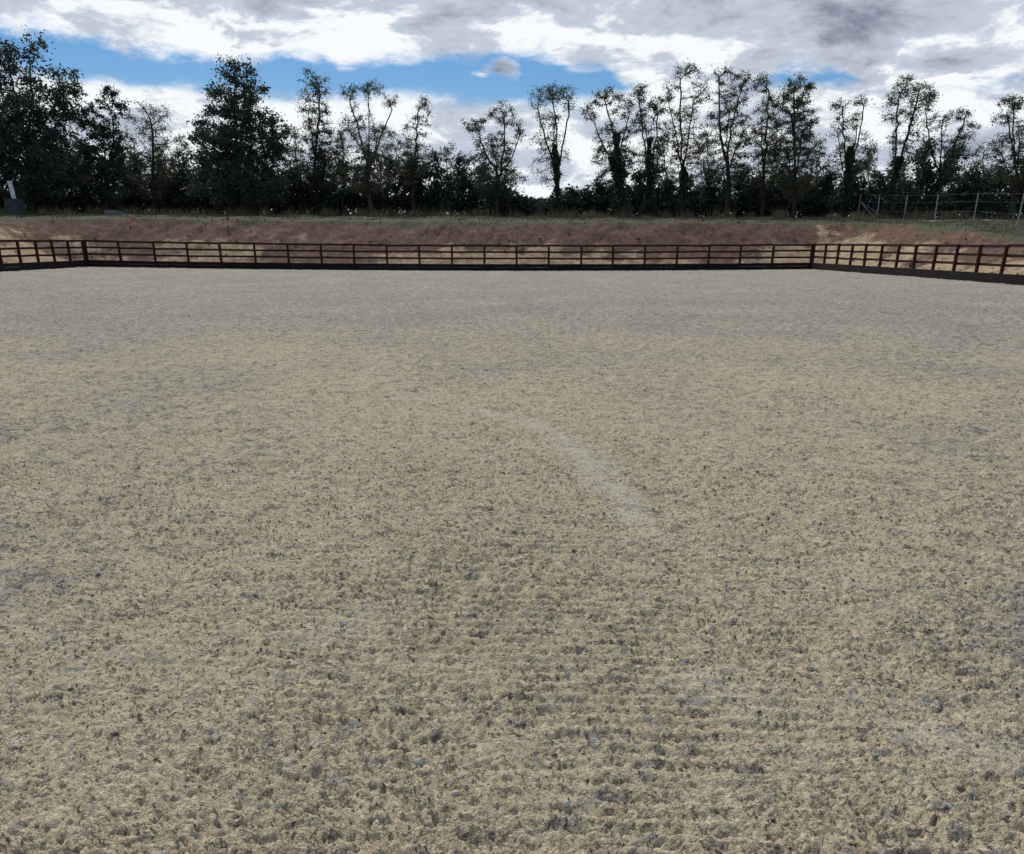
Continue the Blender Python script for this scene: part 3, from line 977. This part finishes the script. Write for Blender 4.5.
def timber_fence(label, pts, out, corner_first=False, corner_last=False):
    """pts: post positions; out: unit vector pointing away from the arena"""
    rg = random.Random(len(pts))
    root = empty('rail_fence', (pts[0][0], pts[0][1], fz(*pts[0])))
    tag(root, label, 'fence', 'dark timber fences around the arena')
    o3 = Vector((out[0], out[1], 0))
    off = Vector(root.location)
    for i, (x, y) in enumerate(pts):
        c = (corner_first and i == 0) or (corner_last and i == len(pts) - 1)
        p = link('post', PMC if c else PM, None, root)
        p.location = Vector((x, y, fz(x, y))) - off
        p.rotation_euler = (rg.uniform(-.018, .018), rg.uniform(-.018, .018), math.atan2(out[1], out[0]) + rg.uniform(-.04, .04))
    hs = (0.615, 0.945, 1.265)
    for i in range(len(pts) - 1):
        a = Vector((*pts[i], fz(*pts[i]))); b = Vector((*pts[i + 1], fz(*pts[i + 1])))
        d = (b - a).normalized()
        for k, h in enumerate(hs):
            s = o3 * (0.0575 + 0.021)
            j1, j2 = rg.uniform(-.02, .02), rg.uniform(-.02, .02)
            me = beam_mesh('rail', a + s + d * 0.004 + Vector((0, 0, h + j1)) - off, b + s - d * 0.004 + Vector((0, 0, h + j2)) - off, 0.040, 0.095 if k < 2 else 0.10)
            link('rail', me, M['timber'], root)
    i = 0
    while i < len(pts) - 1:
        j = min(i + 2, len(pts) - 1)
        a = Vector((*pts[i], fz(*pts[i]))); b = Vector((*pts[j], fz(*pts[j])))
        d = (b - a).normalized()
        s = -o3 * (0.0575 + 0.025)
        for zc, hh in ((0.06, 0.20), (0.246, 0.168)):
            me = beam_mesh('kick_board', a + s + d * 0.003 + Vector((0, 0, zc + rg.uniform(-.004, .004))) - off,
                           b + s - d * 0.003 + Vector((0, 0, zc + rg.uniform(-.004, .004))) - off, 0.045, hh)
            link('kick_board', me, M['board'], root)
        i = j
    return root


back_px = [85.7, 120.3, 155.0, 188, 221, 255.2, 288.4, 321.3, 353.8, 387, 419.4, 451.9, 484.4, 516.7, 548.9, 581.4, 613, 645, 677.2, 708.7, 740.3, 772.5, 812.3]


def on_back(p):
    d = ray(p, 256)
    # intersect with the back line
    sl = 2.5 / 39.92
    t = (55.0 + 22.99 * sl) / (d.y - sl * d.x)
    return (d.x * t, d.y * t)


bp = [on_back(p) for p in back_px]
bl = math.hypot(39.92, 2.5)
timber_fence('long dark brown post and rail fence with black kickboards facing the arena, trees behind', bp, (-2.5 / bl, 39.92 / bl), True, True)
lp = [(bp[0][0], bp[0][1] - 0.17 - 1.8 * k) for k in range(0, 29)]
lp = [(xl(y) - 0.0 + bp[0][0] + 22.99, y) for (_, y) in lp]
timber_fence('dark brown side fence running below the grey block with the white pipe', lp, (-1, 0))
n = Vector((0.0628, -1)).normalized()
rp = [(bp[-1][0] + n.x * (0.17 + 1.8 * k), bp[-1][1] + n.y * (0.17 + 1.8 * k)) for k in range(0, 30)]
timber_fence('dark brown side fence below the steel wire fence, slanting towards its corner post', rp, (-n.y, n.x))


# ------------------------------------------------------------------ wire fences on the bank
def tube_mesh(name, P, Q, r0, r1, sides=8):
    V, F = tube_arrays([P], [Q], [r0], [r1], sides)
    me = bpy.data.meshes.new(name)
    fs = [tuple(f) for f in F.tolist()] + [tuple(range(sides)), tuple(range(2 * sides - 1, sides - 1, -1))]
    me.from_pydata(V.tolist(), [], fs); me.update()
    return me


def wire_fence(label, posts, h, rad, wires, stays, strut=False):
    root = empty('wire_fence', (*posts[0], gz(*posts[0])))
    tag(root, label, 'fence', 'steel wire fences on the bank')
    off = Vector(root.location)
    rg = random.Random(3)
    tops = []
    for k, (x, y) in enumerate(posts):
        b = Vector((x, y, gz(x, y))) - off
        t = b + Vector((rg.uniform(-.04, .06), rg.uniform(-.04, .04), h))
        link('post', tube_mesh('post', b - Vector((0, 0, .3)), t, rad, rad), M['galv'], root)
        tops.append((b, t))
    if strut:
        b, t = tops[0]
        m = b.lerp(t, 0.72)
        for q in ((posts[0][0] + 0.95, posts[0][1] - 1.6), (posts[0][0] + 2.4, posts[0][1] + 0.5)):
            e = Vector((q[0], q[1], gz(*q) - 0.1)) - off
            link('strut', tube_mesh('strut', m, e, rad * 0.75, rad * 0.75), M['galv'], root)
    for (b0, t0), (b1, t1) in zip(tops[:-1], tops[1:]):
        for f in wires:
            P = b0.lerp(t0, f); Q = b1.lerp(t1, f)
            link('wire', tube_mesh('wire', P, Q, 0.0024, 0.0024, 4), M['wire'], root)
        PP, QQ = [], []
        L = (b1 - b0).length
        ns = int(L / stays)
        for k in range(1, ns):
            f = k / ns
            PP.append(b0.lerp(b1, f) + (t0 - b0) * 0.05); QQ.append(b0.lerp(b1, f) + (t0 - b0) * 0.80)
        V, F = tube_arrays(PP, QQ, [0.0014] * len(PP), [0.0014] * len(PP), 3)
        o = link('netting', np_mesh('netting', V, F), M['wire'], root)
        o['kind'] = 'stuff'
    return root


near_row = []
for (tx, Yp) in ((858.5, 78.5), (877.5, 75.5), (904.5, 72.8), (936, 69.5), (975, 64.8), (1019.5, 56.5), (1078, 49.0)):
    p = at(tx, 212, Yp)
    near_row.append((p.x, Yp))
wire_fence('galvanised post and wire fence with a braced end post along the bank top', near_row, 1.62, 0.042,
           (0.35, 0.7, 0.97), 0.3, True)
far_row = []
for (tx, Yp) in ((872, 84.0), (931, 83.0), (961.5, 82.0), (992, 81.0), (1040, 80.0)):
    p = at(tx, 208, Yp)
    far_row.append((p.x, Yp))
wire_fence('shorter wire fence with thin posts standing behind the braced wire fence', far_row, 1.3, 0.04, (0.3, 0.6, 0.95), 0.3)


# ------------------------------------------------------------------ block with white pipe, low stone block
def rough_block(name, w, d, h, taper, mat, parent, seed, sub=5):
    import bmesh
    bm = bmesh.new()
    bmesh.ops.create_cube(bm, size=1.0)
    bmesh.ops.bevel(bm, geom=bm.edges[:], offset=0.05, segments=2, affect='EDGES')
    rg = random.Random(seed)
    for v in bm.verts:
        k = 1 - taper * (v.co.z + 0.5)
        v.co = Vector((v.co.x * w * k, v.co.y * d * k, (v.co.z + 0.5) * h)) + Vector((rg.uniform(-1, 1), rg.uniform(-1, 1), rg.uniform(-1, 1))) * 0.02
    me = bpy.data.meshes.new(name); bm.to_mesh(me); bm.free()
    return link(name, me, mat, parent)


pb = at(16, 214, 68.0)
g0 = gz(pb.x, 68.0)
root = empty('pipe_stand', (pb.x, 68.0, g0 - 0.05))
tag(root, 'white pipe standing in a dark grey concrete block on the grass', 'pipe')
rough_block('block', 1.08, 1.0, 0.98, 0.22, M['concrete'], root, 1)
lean = Vector((-0.10, 0, 1.10))
me = tube_mesh('pipe', Vector((0.14, -0.1, 0.7)), Vector((0.14, -0.1, 0.98)) + lean * 0.86, 0.135, 0.135, 16)
link('pipe', me, M['white'], root)
c0 = Vector((0.14, -0.1, 0.98)) + lean * 0.86
link('collar', tube_mesh('collar', c0, c0 + lean * 0.07, 0.165, 0.165, 16), M['white'], root)

sb = at(112, 213, 72.0)
root = empty('stone_block', (sb.x, 72.0, gz(sb.x, 72.0) - 0.05))
tag(root, 'low pale grey stone slab lying in the grass by the hedge', 'stone')
rough_block('slab', 0.95, 0.7, 0.36, 0.15, M['slab'], root, 2)
o = rough_block('slab', 0.5, 0.6, 0.26, 0.2, M['slab'], root, 3); o.location = (0.62, 0.1, 0)


# ------------------------------------------------------------------ grass on the bank top
def grass():
    rng = np.random.default_rng(8)
    n = 260000
    x = rng.uniform(-45, 45, n); y = rng.uniform(24, 83, n)
    d = dist_out(x, y)
    lim = 5.0 + 0.5 * fbm(x * 0.4, y * 0.4, 91, 3)
    dens = ss(-0.55, 0.35, fbm(x * 0.5, y * 0.5, 92, 3))
    inview = np.abs(x) < 0.56 * y + 2
    pale = ss(0.0, 0.3, fbm(x * 0.3 + 40, y * 0.3, 93, 3))
    keep = (d > lim) & (rng.random(n) < dens * 0.55) & inview
    x, y, pl = x[keep], y[keep], pale[keep]
    z = ground_z(x, y)
    B = np.stack([x, y, z - 0.02], axis=1)
    dry = rng.random(len(B)) < 0.15 + pl * 0.45
    h = rng.uniform(0.06, 0.20, len(B))
    o = link('grass', blade_mesh('grass', B[~dry], h[~dry], rng.uniform(0.02, 0.05, (~dry).sum()), rng, 0.5), M['grass'])
    tag(o, 'short green grass along the top of the bank', 'grass', None, 'stuff')
    B2 = B[dry]; h2 = h[dry] * 1.2
    # tall dry tussocks at the hedge foot and scattered stems on the crest
    T = []
    for k in range(240):
        tx = rng.uniform(-44, 44); ty = rng.uniform(72, 79) if rng.random() < 0.8 else rng.uniform(62, 72)
        if dist_out(np.array([tx]), np.array([ty]))[0] < 6: continue
        m = rng.integers(20, 60)
        q = rng.normal(0, 0.22, (m, 2)) + (tx, ty)
        T.append(np.column_stack([q, np.full(m, rng.uniform(0.35, 0.85))]))
    T = np.vstack(T)
    TB = np.column_stack([T[:, 0], T[:, 1], ground_z(T[:, 0], T[:, 1]) - 0.03])
    TH = T[:, 2] * rng.uniform(0.5, 1.1, len(T))
    BB = np.vstack([B2, TB]); HH = np.concatenate([h2, TH])
    o = link('dry_grass', blade_mesh('dry_grass', BB, HH, rng.uniform(0.02, 0.045, len(BB)), rng, 0.28), M['dry'])
    tag(o, 'tall straw-coloured dry grass tufts before the hedge', 'grass', None, 'stuff')


grass()


def clods():
    rng = np.random.default_rng(31)
    n = 60000
    x = rng.uniform(-31, 26, n); y = rng.uniform(30, 64, n)
    d = dist_out(x, y)
    keep = (d > 0.9) & (d < 5.2) & (np.abs(x) < 0.56 * y + 1) & (fbm(x * 0.7, y * 0.7, 77, 3) + rng.normal(0, 0.3, n) > 0.15)
    x, y = x[keep][:3000], y[keep][:3000]
    n = len(x)
    C = np.stack([x, y, ground_z(x, y)], axis=1)
    sz = 0.024 * np.exp(rng.normal(0, 0.5, n))
    dirs = np.array([(1, 0, 0), (0, 1, 0), (-1, 0, 0), (0, -1, 0), (0, 0, .8), (0, 0, -.8)], float)
    V = dirs[None] * (1 + rng.normal(0, 0.3, (n, 6, 1))) * sz[:, None, None]
    a = rng.uniform(0, 6.28, n); ca, sa = np.cos(a)[:, None], np.sin(a)[:, None]
    V = np.stack([V[:, :, 0] * ca - V[:, :, 1] * sa, V[:, :, 0] * sa + V[:, :, 1] * ca, V[:, :, 2]], axis=2) + C[:, None, :]
    f = np.array([(0, 1, 4), (1, 2, 4), (2, 3, 4), (3, 0, 4), (1, 0, 5), (2, 1, 5), (3, 2, 5), (0, 3, 5)])
    F = (np.arange(n) * 6)[:, None, None] + f[None]
    me = np_mesh('soil_clods', V.reshape(-1, 3), F.reshape(-1, 3))
    fattr(me, 'pale', np.repeat(np.clip(0.75 + rng.normal(0, 0.35, n) - 0.1 * d[keep][:n], 0, 1.3), 6)); fattr(me, 'grassy', np.zeros(n * 6))
    tag(link('soil_clods', me, M['soil']), 'loose clods and stones on the bare earth bank', 'soil', None, 'stuff')


clods()
# ------------------------------------------------------------------ loose matter on the arena
def scatter():
    rng = np.random.default_rng(77)
    arena = bpy.data.objects['arena_surface'].data
    co = np.empty(len(arena.vertices) * 3, np.float32); arena.vertices.foreach_get('co', co)
    co = co.reshape(-1, 3)
    vis = (co[:, 1] > 1.6) & (co[:, 1] < 13) & (np.abs(co[:, 0]) < 0.56 * co[:, 1] + 0.8)
    pool = co[vis]
    # even density over the ground: weight each grid point by its cell area (about y * y)
    def spots(n, ymax):
        p = pool[pool[:, 1] < ymax]
        w = p[:, 1] ** 2; w /= w.sum()
        return p[rng.choice(len(p), n, p=w)]
    # sand crumbs: squashed irregular octahedra
    n = 16000
    C = spots(n, 6.0)
    C = C[fbm(C[:, 0] * 2.2, C[:, 1] * 2.2, 5, 2) + rng.normal(0, 0.4, n) > -0.25]
    n = len(C)
    s = 0.0036 * np.exp(rng.normal(0, 0.4, n))
    dirs = np.array([(1, 0, 0), (0, 1, 0), (-1, 0, 0), (0, -1, 0), (0, 0, .75), (0, 0, -.6)], float)
    V = (dirs[None] * (1 + rng.normal(0, 0.3, (n, 6, 1)))) * s[:, None, None]
    a = rng.uniform(0, 6.28, n); ca, sa = np.cos(a)[:, None], np.sin(a)[:, None]
    Vx = V[:, :, 0] * ca - V[:, :, 1] * sa; Vy = V[:, :, 0] * sa + V[:, :, 1] * ca
    V = np.stack([Vx, Vy, V[:, :, 2]], axis=2) + C[:, None, :] + np.array([0, 0, 0.002])
    f = np.array([(0, 1, 4), (1, 2, 4), (2, 3, 4), (3, 0, 4), (1, 0, 5), (2, 1, 5), (3, 2, 5), (0, 3, 5)])
    F = (np.arange(n) * 6)[:, None, None] + f[None]
    me = np_mesh('sand_crumbs', V.reshape(-1, 3), F.reshape(-1, 3), True)
    fattr(me, 'track', np.zeros(n * 6)); fattr(me, 'fibre', np.zeros(n * 6))
    tag(link('sand_crumbs', me, M['sand']), 'loose sand crumbs strewn over the arena', 'sand', None, 'stuff')
    # shredded textile fibres lying in small tufts
    tufts = spots(5200, 10.0)
    tufts = tufts[fbm(tufts[:, 0] * 1.3, tufts[:, 1] * 1.3, 64, 3) + rng.normal(0, 0.25, len(tufts)) > 0.0]
    nt = len(tufts)
    per = rng.integers(4, 16, nt)
    idx = np.repeat(np.arange(nt), per)
    n = len(idx)
    tsz = 0.012 * np.exp(rng.normal(0, 0.45, nt))
    C = tufts[idx] + rng.normal(0, 1, (n, 3)) * tsz[idx][:, None] * np.array([1, 1, 0.25]) + np.array([0, 0, 0.004])
    L = rng.uniform(0.010, 0.032, n); wd = rng.uniform(0.0010, 0.0026, n)
    a = rng.uniform(0, 6.28, n)
    d = np.stack([np.cos(a), np.sin(a), rng.normal(0, 0.22, n)], axis=1)
    sd_ = np.stack([-np.sin(a), np.cos(a), rng.normal(0, 0.3, n)], axis=1)
    cur = rng.normal(0, 0.3, n)
    rows = []
    for t in (-0.5, 0.0, 0.5):
        c = C + d * (L * t)[:, None] + sd_ * (L * cur * (0.25 - t * t))[:, None] + np.array([0, 0, 1.0]) * (L * 0.25 * (0.25 - t * t))[:, None]
        rows += [c - sd_ * wd[:, None] / 2, c + sd_ * wd[:, None] / 2]
    V = np.stack(rows, axis=1).reshape(-1, 3)
    f = np.array([(0, 1, 3, 2), (2, 3, 5, 4)])
    F = ((np.arange(n) * 6)[:, None, None] + f[None]).reshape(-1, 4)
    me = np_mesh('textile_fibres', V, F)
    tt = np.clip(rng.beta(1.3, 1.6, nt)[idx] * 0.8 + rng.random(n) * 0.25, 0, 1)
    fattr(me, 'tint', np.repeat(tt, 6))
    tag(link('textile_fibres', me, M['fibre']), 'shredded grey textile fibres mixed into the sand', 'fibre', None, 'stuff')
    # three small pebbles
    for k, (px, py, r, lb) in enumerate(((418, 760, 0.010, 'pale grey pebble half sunk in the harrowed sand'),
                                         (566, 806, 0.008, 'small whitish pebble beside a dark fibre tuft'),
                                         (455, 790, 0.007, 'tiny bluish-grey pebble between harrow ridges'))):
        d = ray(px, py); s = -CAM_H / d.z
        V, F = [], []
        rg = random.Random(k)
        import bmesh
        bm = bmesh.new()
        bmesh.ops.create_icosphere(bm, subdivisions=2, radius=r)
        for v in bm.verts:
            v.co = Vector((v.co.x * 1.2, v.co.y, v.co.z * 1.15)) * (1 + rg.uniform(-.10, .10))
        me = bpy.data.meshes.new('pebble'); bm.to_mesh(me); bm.free()
        o = link('pebble', me, M['stone'])
        x, y = d.x * s, d.y * s
        q = pool[((pool[:, 0] - x) ** 2 + (pool[:, 1] - y) ** 2).argmin()]
        o.location = (x, y, q[2] + r * 0.02)
        tag(o, lb, 'pebble')


scatter()
tot = sum(len(o.data.polygons) * (2 if len(o.data.polygons) and o.data.polygons[0].loop_total == 4 else 1) for o in bpy.data.objects if o.type == 'MESH')
print('TRIS about', tot)
